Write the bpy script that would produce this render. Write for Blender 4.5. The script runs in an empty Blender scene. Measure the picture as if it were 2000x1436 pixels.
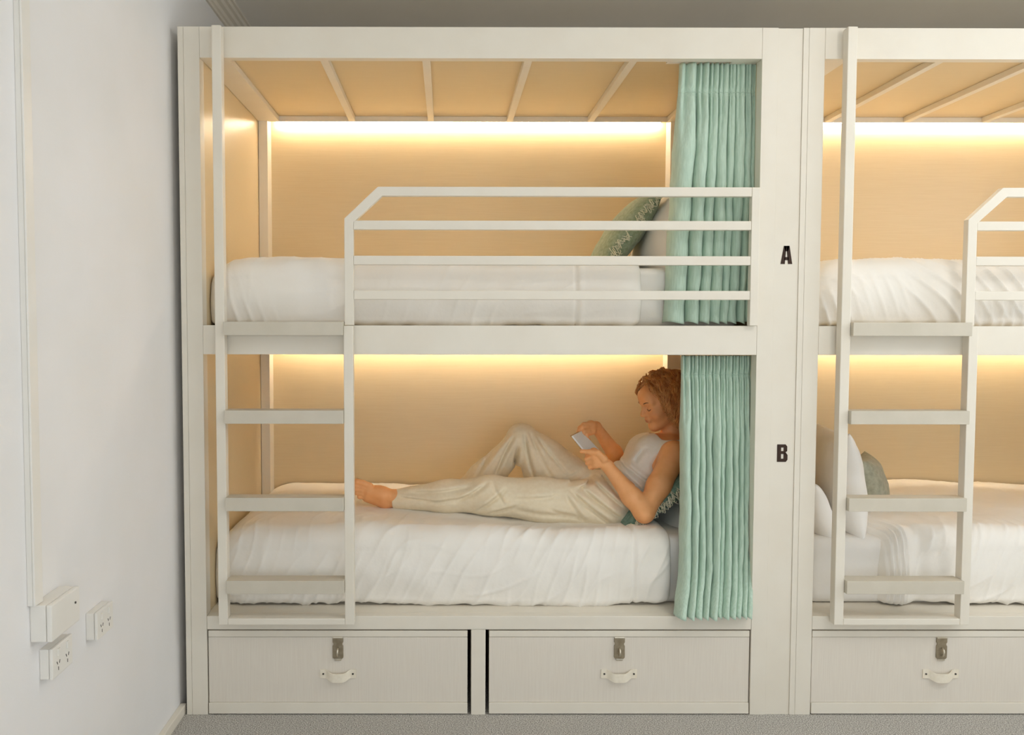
import bpy, bmesh, math, random
import numpy as np
from mathutils import Vector, Matrix
random.seed(7); rng = np.random.default_rng(7)
C = bpy.context.scene.collection
scene = bpy.context.scene

# ------------------------------------------------------------------ camera
PITCH, YAW, ROLL, FPX, PCX, PCY = 0.05161, 0.00289, 0.00129, 1732.0, 877.4, 725.7
CAM = np.array([-0.0216, -3.35, 1.5004])
cp, sp, cy_, sy_ = math.cos(PITCH), math.sin(PITCH), math.cos(YAW), math.sin(YAW)
fw = np.array([sy_*cp, cy_*cp, -sp]); rt = np.array([cy_, -sy_, 0.0]); upv = np.cross(rt, fw)
cr, sr = math.cos(ROLL), math.sin(ROLL)
rt, upv = cr*rt + sr*upv, -sr*rt + cr*upv
cd = bpy.data.cameras.new('camera'); co = bpy.data.objects.new('camera', cd); C.objects.link(co)
M = Matrix([[rt[i], upv[i], -fw[i], CAM[i]] for i in range(3)] + [[0, 0, 0, 1]])
co.matrix_world = M
cd.sensor_width = 36.0; cd.lens = FPX/2000*36.0
cd.shift_x = (1000-PCX)/2000; cd.shift_y = (PCY-718)/2000
cd.clip_start = 0.05
scene.camera = co

def at(u, v, y):
    """point of the room at depth y seen in the photograph at (u, v)"""
    d = rt*((u-PCX)/FPX) - upv*((v-PCY)/FPX) + fw
    return CAM + d*((y-CAM[1])/d[1])

# ------------------------------------------------------------------ world, lights, exposure
scene.view_settings.view_transform = 'Standard'; scene.view_settings.look = 'None'
scene.view_settings.gamma = 1.0; scene.view_settings.use_curve_mapping = False
scene.view_settings.exposure = 0.0
scene.cycles.use_denoising = True
scene.cycles.max_bounces = 10; scene.cycles.diffuse_bounces = 6
w = bpy.data.worlds.new('sky'); scene.world = w; w.use_nodes = True
w.node_tree.nodes['Background'].inputs[0].default_value = (0.75, 0.87, 1.0, 1)
w.node_tree.nodes['Background'].inputs[1].default_value = 1.0

def area(name, loc, target, sx, sy, power, color):
    l = bpy.data.lights.new(name, 'AREA'); l.shape = 'RECTANGLE'; l.size = sx; l.size_y = sy
    l.energy = power; l.color = color
    o = bpy.data.objects.new(name, l); C.objects.link(o); o.location = loc
    o.rotation_euler = (Vector(target)-Vector(loc)).to_track_quat('-Z', 'Y').to_euler()
    return o
area('window_daylight', (0.9, -5.08, 1.25), (0.9, 0, 1.5), 3.2, 1.6, 32, (0.88, 0.95, 1.0))
area('window_daylight_side', (3.66, -1.1, 2.15), (0, -1.1, 2.35), 1.7, 1.4, 22, (0.88, 0.95, 1.0))
gl = bpy.data.lights.new('ceiling_globe_light', 'POINT'); gl.energy = 18; gl.color = (1.0, 0.97, 0.92); gl.shadow_soft_size = .12
go = bpy.data.objects.new('ceiling_globe_light', gl); C.objects.link(go); go.location = (1.9, -1.7, 2.58)
dl = area('floor_bounce_fill', (2.3, -2.2, 2.94), (2.3, -2.2, 0), 1.2, 1.2, 25, (0.93, 0.97, 1.0)); dl.data.spread = math.radians(48)  # added fill lamp, aimed at the floor so its bounce brightens the ceiling
LED_UP, LED_LOW, LED_COL = 92.0, 60.0, (1.0, 0.875, 0.70)

# ------------------------------------------------------------------ materials
def lin(c): return tuple(((x/255)/12.92 if x/255 <= .04045 else ((x/255+.055)/1.055)**2.4) for x in c)
def mat(name, c1, c2=None, rough=.5, scale=(1, 1, 1), nscale=20, bump=0.0, bscale=None, bvec=None, spec=.4, metal=0, detail=4,
        sheen=0, contrast=(.35, .65), attr=None, trans=0, sss=0, bdist=.002):
    m = bpy.data.materials.new(name); m.use_nodes = True; nt = m.node_tree; b = nt.nodes['Principled BSDF']
    L = nt.links; N = nt.nodes.new
    tc = N('ShaderNodeTexCoord'); mp = N('ShaderNodeMapping'); mp.inputs['Scale'].default_value = scale
    L.new(tc.outputs['Object'], mp.inputs[0])
    no = N('ShaderNodeTexNoise'); no.inputs['Scale'].default_value = nscale; no.inputs['Detail'].default_value = detail
    L.new(mp.outputs[0], no.inputs['Vector'])
    rp = N('ShaderNodeValToRGB'); rp.color_ramp.elements[0].position = contrast[0]; rp.color_ramp.elements[1].position = contrast[1]
    rp.color_ramp.elements[0].color = (*lin(c1), 1); rp.color_ramp.elements[1].color = (*lin(c2 or c1), 1)
    L.new(no.outputs['Fac'], rp.inputs[0])
    col = rp.outputs[0]
    if attr:
        a = N('ShaderNodeAttribute'); a.attribute_name = attr[0]
        mx = N('ShaderNodeMixRGB'); L.new(a.outputs['Fac'], mx.inputs[0]); L.new(col, mx.inputs[1]); mx.inputs[2].default_value = (*lin(attr[1]), 1)
        col = mx.outputs[0]
    L.new(col, b.inputs['Base Color'])
    b.inputs['Roughness'].default_value = rough; b.inputs['Metallic'].default_value = metal
    b.inputs['Specular IOR Level'].default_value = spec
    if sheen: b.inputs['Sheen Weight'].default_value = sheen
    if sss:
        b.inputs['Subsurface Weight'].default_value = sss; b.inputs['Subsurface Radius'].default_value = (.012, .005, .003)
        b.inputs['Subsurface Scale'].default_value = 1.0
    if bump:
        n2 = no
        if bscale:
            n2 = N('ShaderNodeTexNoise'); n2.inputs['Scale'].default_value = bscale; n2.inputs['Detail'].default_value = 3
            if bvec:
                m2 = N('ShaderNodeMapping'); m2.inputs['Scale'].default_value = bvec; L.new(tc.outputs['Object'], m2.inputs[0]); L.new(m2.outputs[0], n2.inputs['Vector'])
            else: L.new(tc.outputs['Object'], n2.inputs['Vector'])
        bp = N('ShaderNodeBump'); bp.inputs['Strength'].default_value = bump; bp.inputs['Distance'].default_value = bdist
        L.new(n2.outputs['Fac'], bp.inputs['Height']); L.new(bp.outputs[0], b.inputs['Normal'])
    return m
def emit(name, col, s):
    m = bpy.data.materials.new(name); m.use_nodes = True; nt = m.node_tree
    b = nt.nodes['Principled BSDF']; b.inputs['Base Color'].default_value = (.8, .8, .8, 1)
    b.inputs['Emission Color'].default_value = (*col, 1); b.inputs['Emission Strength'].default_value = s
    return m
MT = dict(
    paint=mat('white satin paint', (230, 222, 207), (233, 226, 212), .42, nscale=6, bump=.05, bscale=160),
    rung=mat('white rung paint, greyed by feet', (203, 195, 178), (209, 201, 185), .5, nscale=9, bump=.05, bscale=160),  # rungs get a slightly greyer white than the rest of the frame
    wall=mat('white wall paint', (236, 234, 232), (239, 237, 236), .75, nscale=3, bump=.12, bscale=220, spec=.2),
    ceil=mat('ceiling paint', (247, 245, 239), (249, 247, 242), .85, nscale=3, bump=.05, bscale=150, spec=.15),
    veneer=mat('limed oak veneer, level grain', (215, 195, 157), (218, 199, 162), .36, scale=(.8, 20, 30), nscale=9, bump=.10, spec=.45, bdist=.0008),
    veneer_up=mat('limed oak veneer, upright grain', (226, 217, 204), (230, 222, 209), .45, scale=(28, 20, .8), nscale=9, bump=.06, spec=.35, bdist=.0008),
    carpet=mat('grey flecked carpet', (146, 141, 134), (226, 222, 214), .95, nscale=230, detail=6, contrast=(.40, .60), bump=.9, bscale=260, spec=.05, bdist=.006),
    linen=mat('white cotton bedding', (241, 236, 227), (245, 240, 232), .85, nscale=4, bump=.22, bscale=55, spec=.15, sheen=.15, bdist=.004),
    sheet=mat('white fitted sheet', (239, 235, 228), (244, 240, 234), .85, nscale=4, bump=.2, bscale=38, spec=.15, bdist=.004),
    curtain=mat('sea green linen curtain', (180, 203, 184), (195, 216, 199), .85, scale=(1, 1, .12), nscale=190, bump=.3, bscale=420, bvec=(.3, .3, 1), spec=.12, sheen=.3, bdist=.001),
    cushion=mat('sage green cushion cloth', (140, 152, 122), (164, 174, 146), .9, nscale=70, bump=.3, bscale=300, spec=.1, sheen=.2),
    cushion_dark=mat('deep green cushion cloth', (100, 132, 118), (128, 156, 140), .9, nscale=70, bump=.3, bscale=300, spec=.1, sheen=.2),
    cushion_grey=mat('grey green cushion cloth', (150, 152, 134), (172, 172, 154), .9, nscale=50, bump=.3, bscale=300, spec=.1, sheen=.2),
    fringe=mat('cream cotton thread', (222, 218, 190), (236, 232, 208), .9, nscale=30),
    skin=mat('sun tanned skin', (238, 170, 112), (243, 178, 122), .48, nscale=25, bump=.06, bscale=300, spec=.35, attr=('tint', (178, 84, 68)), sss=.06),
    hair=mat('auburn curly hair', (168, 94, 40), (214, 138, 66), .38, nscale=30, spec=.5, attr=('tint', (236, 186, 122))),
    trouser=mat('cream linen trousers', (236, 222, 194), (241, 228, 202), .9, nscale=60, bump=.2, bscale=420, spec=.1, sheen=.15),
    top=mat('white cotton vest', (238, 232, 220), (241, 236, 226), .9, nscale=60, bump=.2, bscale=300, spec=.1),
    paper=mat('white paper', (240, 240, 238), (244, 244, 243), .8, nscale=10),
    cover=mat('tan card cover', (196, 160, 108), (206, 170, 118), .7, nscale=10),
    dark=mat('dark brown hair', (104, 62, 38), (120, 76, 48), .6, nscale=40),
    letter=mat('dark brown vinyl letter', (58, 42, 34), (64, 48, 40), .6, nscale=20, spec=.2),
    steel=mat('dull bronzed steel', (150, 138, 116), (172, 160, 138), .42, nscale=40, metal=.85),
    steel_lt=mat('bright worn steel', (205, 196, 178), (222, 214, 198), .28, nscale=40, metal=.9),
    leather=mat('off white leather', (236, 226, 206), (242, 233, 215), .6, nscale=60, bump=.2, bscale=300),
    plastic=mat('white moulded plastic', (235, 231, 223), (238, 234, 227), .4, nscale=10),
    slot=mat('dark slot', (70, 66, 60), (76, 72, 66), .7, nscale=10),
    led_up=emit('led strip, upper', LED_COL, LED_UP), led_low=emit('led strip, lower', LED_COL, LED_LOW),
)

# ------------------------------------------------------------------ helpers
def link(name, me, m, parent=None, smooth=False):
    o = bpy.data.objects.new(name, me); C.objects.link(o)
    if m: me.materials.append(MT[m])
    if smooth: me.polygons.foreach_set('use_smooth', [True]*len(me.polygons))
    if parent:
        o.parent = parent; o.matrix_parent_inverse = Matrix.Translation(-parent.location)
    return o
def from_bm(name, bm, m, parent=None, smooth=False):
    me = bpy.data.meshes.new(name); bm.normal_update(); bm.to_mesh(me); bm.free()
    return link(name, me, m, parent, smooth)
def addbox(bm, x0, x1, y0, y1, z0, z1, bev=.0015, seg=2):
    r = bmesh.ops.create_cube(bm, size=1)
    for v in r['verts']:
        v.co = ((x0+x1)/2+v.co.x*(x1-x0), (y0+y1)/2+v.co.y*(y1-y0), (z0+z1)/2+v.co.z*(z1-z0))
    if bev:
        ed = list({e for v in r['verts'] for e in v.link_edges})
        bmesh.ops.bevel(bm, geom=ed, offset=bev, segments=seg, affect='EDGES', profile=.6)
def box(name, x0, x1, y0, y1, z0, z1, m, parent=None, bev=.0015, seg=2):
    bm = bmesh.new(); addbox(bm, x0, x1, y0, y1, z0, z1, bev, seg)
    return from_bm(name, bm, m, parent)
def prism(name, pts, axis, a, b, m, parent=None, bev=0):
    """polygon pts (2-D) extruded along axis from a to b"""
    bm = bmesh.new()
    def p3(p, t):
        return {'x': (t, p[0], p[1]), 'y': (p[0], t, p[1]), 'z': (p[0], p[1], t)}[axis]
    v0 = [bm.verts.new(p3(p, a)) for p in pts]; v1 = [bm.verts.new(p3(p, b)) for p in pts]
    n = len(pts)
    bm.faces.new(v0); bm.faces.new(v1[::-1])
    for i in range(n): bm.faces.new((v0[i], v1[i], v1[(i+1) % n], v0[(i+1) % n]))
    bmesh.ops.recalc_face_normals(bm, faces=bm.faces)
    if bev: bmesh.ops.bevel(bm, geom=list(bm.edges), offset=bev, segments=2, affect='EDGES', profile=.6)
    return from_bm(name, bm, m, parent)
def empty(name, loc, label=None, cat=None, group=None):
    o = bpy.data.objects.new(name, None); C.objects.link(o); o.location = loc; o.empty_display_size = .05
    return tag(o, label, cat, group)
def tag(o, label=None, cat=None, group=None, kind=None):
    if label: o['label'] = label
    if cat: o['category'] = cat
    if group: o['group'] = group
    if kind: o['kind'] = kind
    return o
def struct(o): o['kind'] = 'structure'; return o
def grid_mesh(name, V, closed_u=False, closed_v=False):
    """V (nu, nv, 3) -> quads"""
    nu, nv = V.shape[:2]
    iu = np.arange(nu if closed_u else nu-1); iv = np.arange(nv if closed_v else nv-1)
    a, b = np.meshgrid(iu, iv, indexing='ij'); a2 = (a+1) % nu; b2 = (b+1) % nv
    F = np.stack([a*nv+b, a2*nv+b, a2*nv+b2, a*nv+b2], -1).reshape(-1, 4)
    return V.reshape(-1, 3), F
def np_mesh(name, V, F):
    me = bpy.data.meshes.new(name)
    me.from_pydata([tuple(v) for v in V.tolist()], [], [tuple(f) for f in F.tolist()]); me.update()
    return me
def fix(me):
    bm = bmesh.new(); bm.from_mesh(me); bmesh.ops.recalc_face_normals(bm, faces=bm.faces); bm.to_mesh(me); bm.free(); return me
def copy_tree(o, dx, parent=None):
    c = o.copy(); C.objects.link(c)
    if parent is None: c.location.x += dx
    else:
        c.parent = parent; c.matrix_parent_inverse = o.matrix_parent_inverse
    for ch in [k for k in bpy.data.objects if k.parent == o]: copy_tree(ch, dx, c)
    return c
def wob(X, Y, s, seed=0):
    """smooth numpy noise, about -1..1"""
    r = np.random.default_rng(seed); o = 0*X
    for i in range(5):
        a = r.uniform(0, 6.28); f = s*(1+.55*i); ph = r.uniform(0, 6.28, 2)
        o = o + np.sin(f*(X*math.cos(a)+Y*math.sin(a))+ph[0]+1.3*np.sin(f*.7*(Y*math.cos(a)-X*math.sin(a))+ph[1]))/(1+.5*i)
    return o/2.6
def crease(X, Y, ang, f, seed, warp=.6, p=3):
    """soft sharp-crested wrinkles running along direction ang"""
    c, s = math.cos(ang), math.sin(ang); t = -X*s+Y*c
    ph = f*t+warp*6*wob(X, Y, 5, seed)
    m = np.clip(wob(X*1.0, Y*1.0, 7, seed+9)*.8+.35, 0, 1)
    return (1-np.abs(np.sin(ph)))**p*m

# ------------------------------------------------------------------ the room
WX = -1.052
struct(box('floor', -1.3, 3.9, -5.4, 1.35, -.06, 0, 'carpet', bev=0))
struct(box('ceiling', -1.3, 3.9, -5.4, 1.35, 2.97, 3.05, 'ceil', bev=0))
struct(box('wall_left', WX-.1, WX, -5.4, 1.35, 0, 2.97, 'wall', bev=0))
struct(box('wall_back', WX, 3.9, 1.25, 1.35, 0, 2.97, 'wall', bev=0))
wr = empty('wall_right', (3.7, -2.6, 0)); struct(wr)
for nm, a in dict(sill=(-5.4, 1.25, 0, 1.4), head=(-5.4, 1.25, 2.9, 2.97), left=(-5.4, -2.0, 1.4, 2.9), right=(-.2, 1.25, 1.4, 2.9)).items():
    box('wall_section', 3.7, 3.8, a[0], a[1], a[2], a[3], 'wall', wr, bev=0)
wn = empty('wall_rear', (1, -5.15, 0)); struct(wn)
for a in ((WX, 3.7, 0, .38), (WX, 3.7, 2.05, 2.97), (WX, -.75, .38, 2.05), (2.55, 3.7, .38, 2.05)):
    box('wall_section', a[0], a[1], -5.25, -5.12, a[2], a[3], 'wall', wn, bev=0)
struct(box('baseboard_left', WX, -1.030, -5.1, .02, 0, .037, 'paint', bev=.003))
# stepped cornice along the top of the left wall
z0 = 2.885
cor = [(WX, z0), (WX+.010, z0), (WX+.012, z0+.012), (WX+.020, z0+.016), (WX+.022, z0+.034), (WX+.036, z0+.040), (WX+.040, z0+.056),
       (WX+.052, z0+.060), (WX+.056, z0+.074), (WX+.066, z0+.076), (WX+.068, 2.97), (WX, 2.97)]
struct(prism('trim_1', cor, 'y', -5.1, 1.25, 'paint'))

# ------------------------------------------------------------------ wall fittings
def outlet(name, y0, z0, label, twin=True):
    x0 = WX; x1 = WX+.034; L, H = .118, .078
    t = empty(name, (x0, y0+L/2, z0), label, 'outlet', 'power outlets on the left wall')
    box('mounting_block', x0, x1-.010, y0, y0+L, z0, z0+H, 'plastic', t, .003)
    box('face_plate', x1-.009, x1, y0-.001, y0+L+.001, z0-.001, z0+H+.001, 'plastic', t, .003)
    for s in (.27, .73):
        yc = y0+L*s
        box('switch', x1, x1+.004, yc-.006, yc+.006, z0+H*.66, z0+H*.90, 'plastic', t, .001)
        for dy, dz, a in ((-.007, .034, .5), (.007, .034, -.5), (0, .018, 0)):
            bm = bmesh.new(); addbox(bm, -.0004, .0004, -.0012, .0012, -.0045, .0045, 0)
            bmesh.ops.rotate(bm, verts=bm.verts, cent=(0, 0, 0), matrix=Matrix.Rotation(a, 3, 'X'))
            bmesh.ops.translate(bm, verts=bm.verts, vec=(x1+.0003, yc+dy, z0+dz))
            from_bm('socket_slot', bm, 'slot', t)
    return t
outlet('power_outlet', -1.143, .602, 'white double power outlet directly under the junction box on the left wall')
outlet('power_outlet', -.855, .600, 'white double power outlet nearer the bunk, right of the junction box')
jb = empty('junction_box', (WX, -1.10, .715), 'white junction box at the foot of the wall conduit', 'junction box')
box('box_body', WX, WX+.040, -1.189, -1.020, .715, .808, 'plastic', jb, .004)
box('cover_plate', WX+.041, WX+.054, -1.189, -1.020, .715, .808, 'plastic', jb, .004)
bm = bmesh.new(); bmesh.ops.create_cone(bm, cap_ends=True, segments=14, radius1=.003, radius2=.003, depth=.003)
bmesh.ops.rotate(bm, verts=bm.verts, cent=(0, 0, 0), matrix=Matrix.Rotation(math.pi/2, 3, 'Y')); bmesh.ops.translate(bm, verts=bm.verts, vec=(WX+.055, -1.05, .772))
from_bm('screw', bm, 'slot', jb)
cd_ = empty('wall_conduit', (WX, -1.18, .81), 'white cable conduit running up the left wall from the junction box', 'conduit')
box('conduit_channel', WX, WX+.014, -1.200, -1.158, .809, 2.884, 'plastic', cd_, .002)
box('conduit_lid', WX+.0145, WX+.020, -1.201, -1.157, .809, 2.884, 'plastic', cd_, .002)

# ------------------------------------------------------------------ bunk beds
XL, XR = -1.0217, 1.2104          # outer faces of the left bunk
PL, PR = -.941, 1.1505            # inner faces of its front posts
YB = 1.135                        # face of the back panel
def make_bunk():
    t = empty('bunk_bed', (XL, 0, 0), 'whole white double bunk bed on the left, reading woman in its lower berth', 'bunk bed', 'white built-in bunk beds')
    B = lambda *a, **k: box(*a[:-1], a[-1], t, **k)
    box('side_panel', XL, -1.0008, .0, 1.16, 0, 2.607, 'paint', t)
    box('side_panel', 1.190, XR, .062, 1.16, 0, 2.607, 'paint', t)
    box('post', -1.0002, PL, 0, .058, 0, 2.607, 'paint', t)
    box('post', PR, XR, 0, .058, 0, 2.607, 'paint', t)
    box('post', -.943, -.899, 1.04, YB, .39, 2.52, 'paint', t)
    box('post', 1.073, 1.155, 1.04, YB, .39, 2.52, 'paint', t)
    box('top_rail', PL+.0006, PR-.0006, 0, .040, 2.493, 2.607, 'paint', t)
    box('middle_rail', PL+.0006, PR-.0006, 0, .040, 1.391, 1.501, 'paint', t)
    box('bottom_rail', PL+.0006, PR-.0006, 0, .040, .334, .387, 'paint', t, bev=.003)
    box('end_panel', -.966, -.9445, .058, 1.15, .30, 2.54, 'veneer', t)
    box('end_panel', 1.156, 1.188, .058, 1.15, .30, 2.54, 'veneer', t)
    box('back_panel', -.944, 1.1555, YB, 1.152, .30, 2.56, 'veneer', t)
    box('berth_ceiling', -.944, 1.1555, .041, 1.134, 2.522, 2.55, 'veneer', t)
    for i, x in enumerate((-.857, -.485, -.100, .285, .681, 1.07)):
        a, b = (-.943, -.842) if i == 0 else ((1.055, 1.155) if i == 5 else (x-.015, x+.015))
        box('ceiling_rib', a, b, .041, 1.0395, 2.497, 2.5215, 'paint', t)
    box('cove_rail', -.898, 1.072, 1.040, 1.054, 2.497, 2.5215, 'paint', t)
    box('upper_deck', -.944, 1.1555, .041, 1.134, 1.470, 1.4915, 'veneer', t)
    box('cove_rail', -.898, 1.072, 1.040, 1.054, 1.400, 1.4695, 'paint', t)
    box('lower_deck', -.944, 1.1555, .041, 1.134, .355, .3865, 'paint', t)
    box('led_strip', -.868, 1.040, 1.112, 1.120, 2.509, 2.514, 'led_up', t, bev=0)
    box('led_strip', -.868, 1.040, 1.060, 1.070, 1.462, 1.467, 'led_low', t, bev=0)
    box('drawer_divider', .074, .129, .0, .30, 0, .3335, 'paint', t)
    box('toe_board', -.94, 1.15, .90, .92, 0, .33, 'paint', t)
    # ladder
    ys0, ys1 = -.056, -.014
    la = box('ladder', -.846, -.4045, ys0, ys1, .371, .396, 'paint', t, bev=.003)
    box('stile', -.881, -.846, ys0, ys1, .371, 2.594, 'paint', la, bev=.003)
    box('stile', -.4045, -.3695, ys0, ys1, .371, 1.500, 'paint', la, bev=.003)
    for z in (.496, .809, 1.136, 1.464):
        box('rung', -.8455, -.405, -.078, .0-.003, z, z+.050, 'rung', la, bev=.002)
    # guard rail
    g0, g1 = -.028, .004
    gx = -.4035
    g = prism('guard_rail', [(gx, 1.5015), (gx+.034, 1.5015), (gx+.034, 1.884), (-.262, 1.9815), (1.1125, 1.9815), (1.1125, 2.0155), (-.278, 2.0155), (gx, 1.898)],
              'y', g0, g1, 'paint', t, bev=.0025)
    for z in (1.8575, 1.727, 1.598):
        box('guard_bar', gx+.0345, 1.1125, g0+.001, g1-.001, z, z+.0335, 'paint', g, bev=.0025)
    box('guard_end_post', 1.113, 1.1435, g0, g1, 1.5015, 2.0155, 'paint', g, bev=.0025)
    return t, g
bunk, guard = make_bunk()
DX = 2.3249
bunk2 = copy_tree(bunk, DX)
bunk2['label'] = 'whole white double bunk bed cut off by the right edge, its berths unoccupied'

fp = empty('filler_panel', (1.257, 0, 0), 'tall narrow cream panel lettered A and B between the two bunks', 'panel')
box('board', 1.2110, 1.3028, .004, .03, 0, 2.606, 'paint', fp)
def letter(ch, cx, cz, w, h):
    polys = []
    if ch == 'A':
        polys = [[(-.5, -.5), (-.14, -.5), (-.02, .5), (-.24, .5)], [(.5, -.5), (.24, .5), (-.02, .5), (.14, -.5)], [(-.2, -.29), (.2, -.29), (.16, -.12), (-.16, -.12)], [(-.12, .2), (.12, .2), (.24, .5), (-.24, .5)]]
    else:
        polys = [[(-.5, -.5), (-.12, -.5), (-.12, .5), (-.5, .5)], [(-.12, .32), (-.12, .5), (.3, .5), (.46, .38), (.12, .32)], [(.12, .32), (.46, .38), (.46, .12), (.3, .05), (.12, .12)],
                 [(-.12, -.05), (-.12, .12), (.12, .12), (.34, .05), (.3, -.05)], [(.12, -.05), (.34, .02), (.5, -.1), (.5, -.38), (.12, -.32)], [(-.12, -.5), (-.12, -.32), (.12, -.32), (.5, -.38), (.34, -.5)]]
    bm = bmesh.new()
    for p in polys:
        v0 = [bm.verts.new((cx+a*w, .0038, cz+b*h)) for a, b in p]; v1 = [bm.verts.new((cx+a*w, .0026, cz+b*h)) for a, b in p]
        n = len(p); bm.faces.new(v1); bm.faces.new(v0[::-1])
        for i in range(n): bm.faces.new((v0[i], v1[i], v1[(i+1) % n], v0[(i+1) % n]))
    bmesh.ops.recalc_face_normals(bm, faces=bm.faces)
    o = from_bm('letter', bm, 'letter', fp); o['label'] = 'dark block letter '+ch
letter('A', 1.2575, 1.768, .044, .068)
letter('B', 1.257, 1.017, .040, .067)

# ------------------------------------------------------------------ locker drawers under the beds
def cyl(bm, c, r, depth, axis='y', seg=14):
    q = bmesh.ops.create_cone(bm, cap_ends=True, segments=seg, radius1=r, radius2=r, depth=depth)
    R = {'y': Matrix.Rotation(math.pi/2, 3, 'X'), 'x': Matrix.Rotation(math.pi/2, 3, 'Y'), 'z': Matrix.Identity(3)}[axis]
    bmesh.ops.rotate(bm, verts=q['verts'], cent=(0, 0, 0), matrix=R); bmesh.ops.translate(bm, verts=q['verts'], vec=c)
def make_locker(x0, x1, label):
    t = empty('storage_drawer', ((x0+x1)/2, .01, 0), label, 'drawer', 'locker drawers under the bunks')
    xc = (x0+x1)/2
    box('drawer_box', x0+.006, x1-.006, .022, .80, .012, .300, 'veneer_up', t)
    box('front_panel', x0, x1, .006, .0215, .047, .3025, 'veneer_up', t)
    box('lid', x0, x1, .004, .80, .3035, .3285, 'paint', t, bev=.003)
    box('kick_strip', x0, x1, .000, .0215, .004, .0465, 'paint', t)
    # hasp
    zt = .299
    pts = [(-.0205, 0), (.0205, 0), (.0205, -.014), (.017, -.019), (.017, -.024), (.0205, -.029), (.0205, -.074), (.016, -.079), (-.016, -.079), (-.0205, -.074), (-.0205, -.029), (-.017, -.024), (-.017, -.019), (-.0205, -.014)]
    h = prism('hasp', [(xc+a, zt+b) for a, b in pts], 'y', -.0005, .0055, 'steel', t, bev=.0008)
    box('hasp_hinge', xc-.0195, xc+.0195, -.004, .004, zt+.001, zt+.0065, 'steel_lt', h, bev=.0015)
    box('hasp_tongue', xc-.013, xc+.013, -.001, .005, zt-.086, zt-.0795, 'steel_lt', h, bev=.001)
    bm = bmesh.new(); n = 22; ring = []
    for i in range(n+1):
        a = math.pi*(i/n-.5); c = Vector((xc, -.0035-.014*math.cos(a), zt-.051+.014*math.sin(a)))
        d = Vector((0, math.sin(a), math.cos(a))); e = Vector((1, 0, 0)); f = d.cross(e)
        ring.append([bm.verts.new(c+e*.0036*math.cos(k*math.pi/3)+f*.0036*math.sin(k*math.pi/3)) for k in range(6)])
    for a, b in zip(ring, ring[1:]):
        for k in range(6): bm.faces.new((a[k], a[(k+1) % 6], b[(k+1) % 6], b[k]))
    bmesh.ops.recalc_face_normals(bm, faces=bm.faces)
    from_bm('staple', bm, 'steel_lt', h, True)
    # strap handle: flat ends, middle bowed out and sagging
    n = 40; X = np.linspace(-1, 1, n); b = np.clip(1-(np.abs(X)/.72)**2, 0, None); b = b*b*(3-2*b)
    V = np.zeros((n, 4, 3))
    for k, (dz, dy) in enumerate(((.017, -.0035), (.017, .0), (-.017, .0), (-.017, -.0035))):
        V[:, k, 0] = xc+X*.069; V[:, k, 1] = .0055+dy-.017*b; V[:, k, 2] = .160+dz-.012*b
    vv, ff = grid_mesh('h', V, closed_v=True)
    me = np_mesh('strap_handle', vv, ff); bm = bmesh.new(); bm.from_mesh(me); bm.verts.ensure_lookup_table()
    bm.faces.new([bm.verts[i] for i in (0, 1, 2, 3)]); bm.faces.new([bm.verts[(n-1)*4+i] for i in (0, 1, 2, 3)])
    bmesh.ops.recalc_face_normals(bm, faces=bm.faces); bm.to_mesh(me); bm.free()
    hd = link('strap_handle', me, 'leather', t)
    for s in (-.057, .057):
        bm = bmesh.new(); cyl(bm, (xc+s, .0012, .160), .0036, .0025)
        from_bm('screw', bm, 'slot', hd)
    return t
make_locker(-.937, .060, 'grey veneer locker drawer under the left half of the left bunk')
make_locker(.143, 1.146, 'grey veneer locker drawer under the right half of the left bunk')
l3 = make_locker(-.937+DX, .060+DX, 'grey veneer locker drawer under the right-hand bunk, cut by the photo edge')

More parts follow.
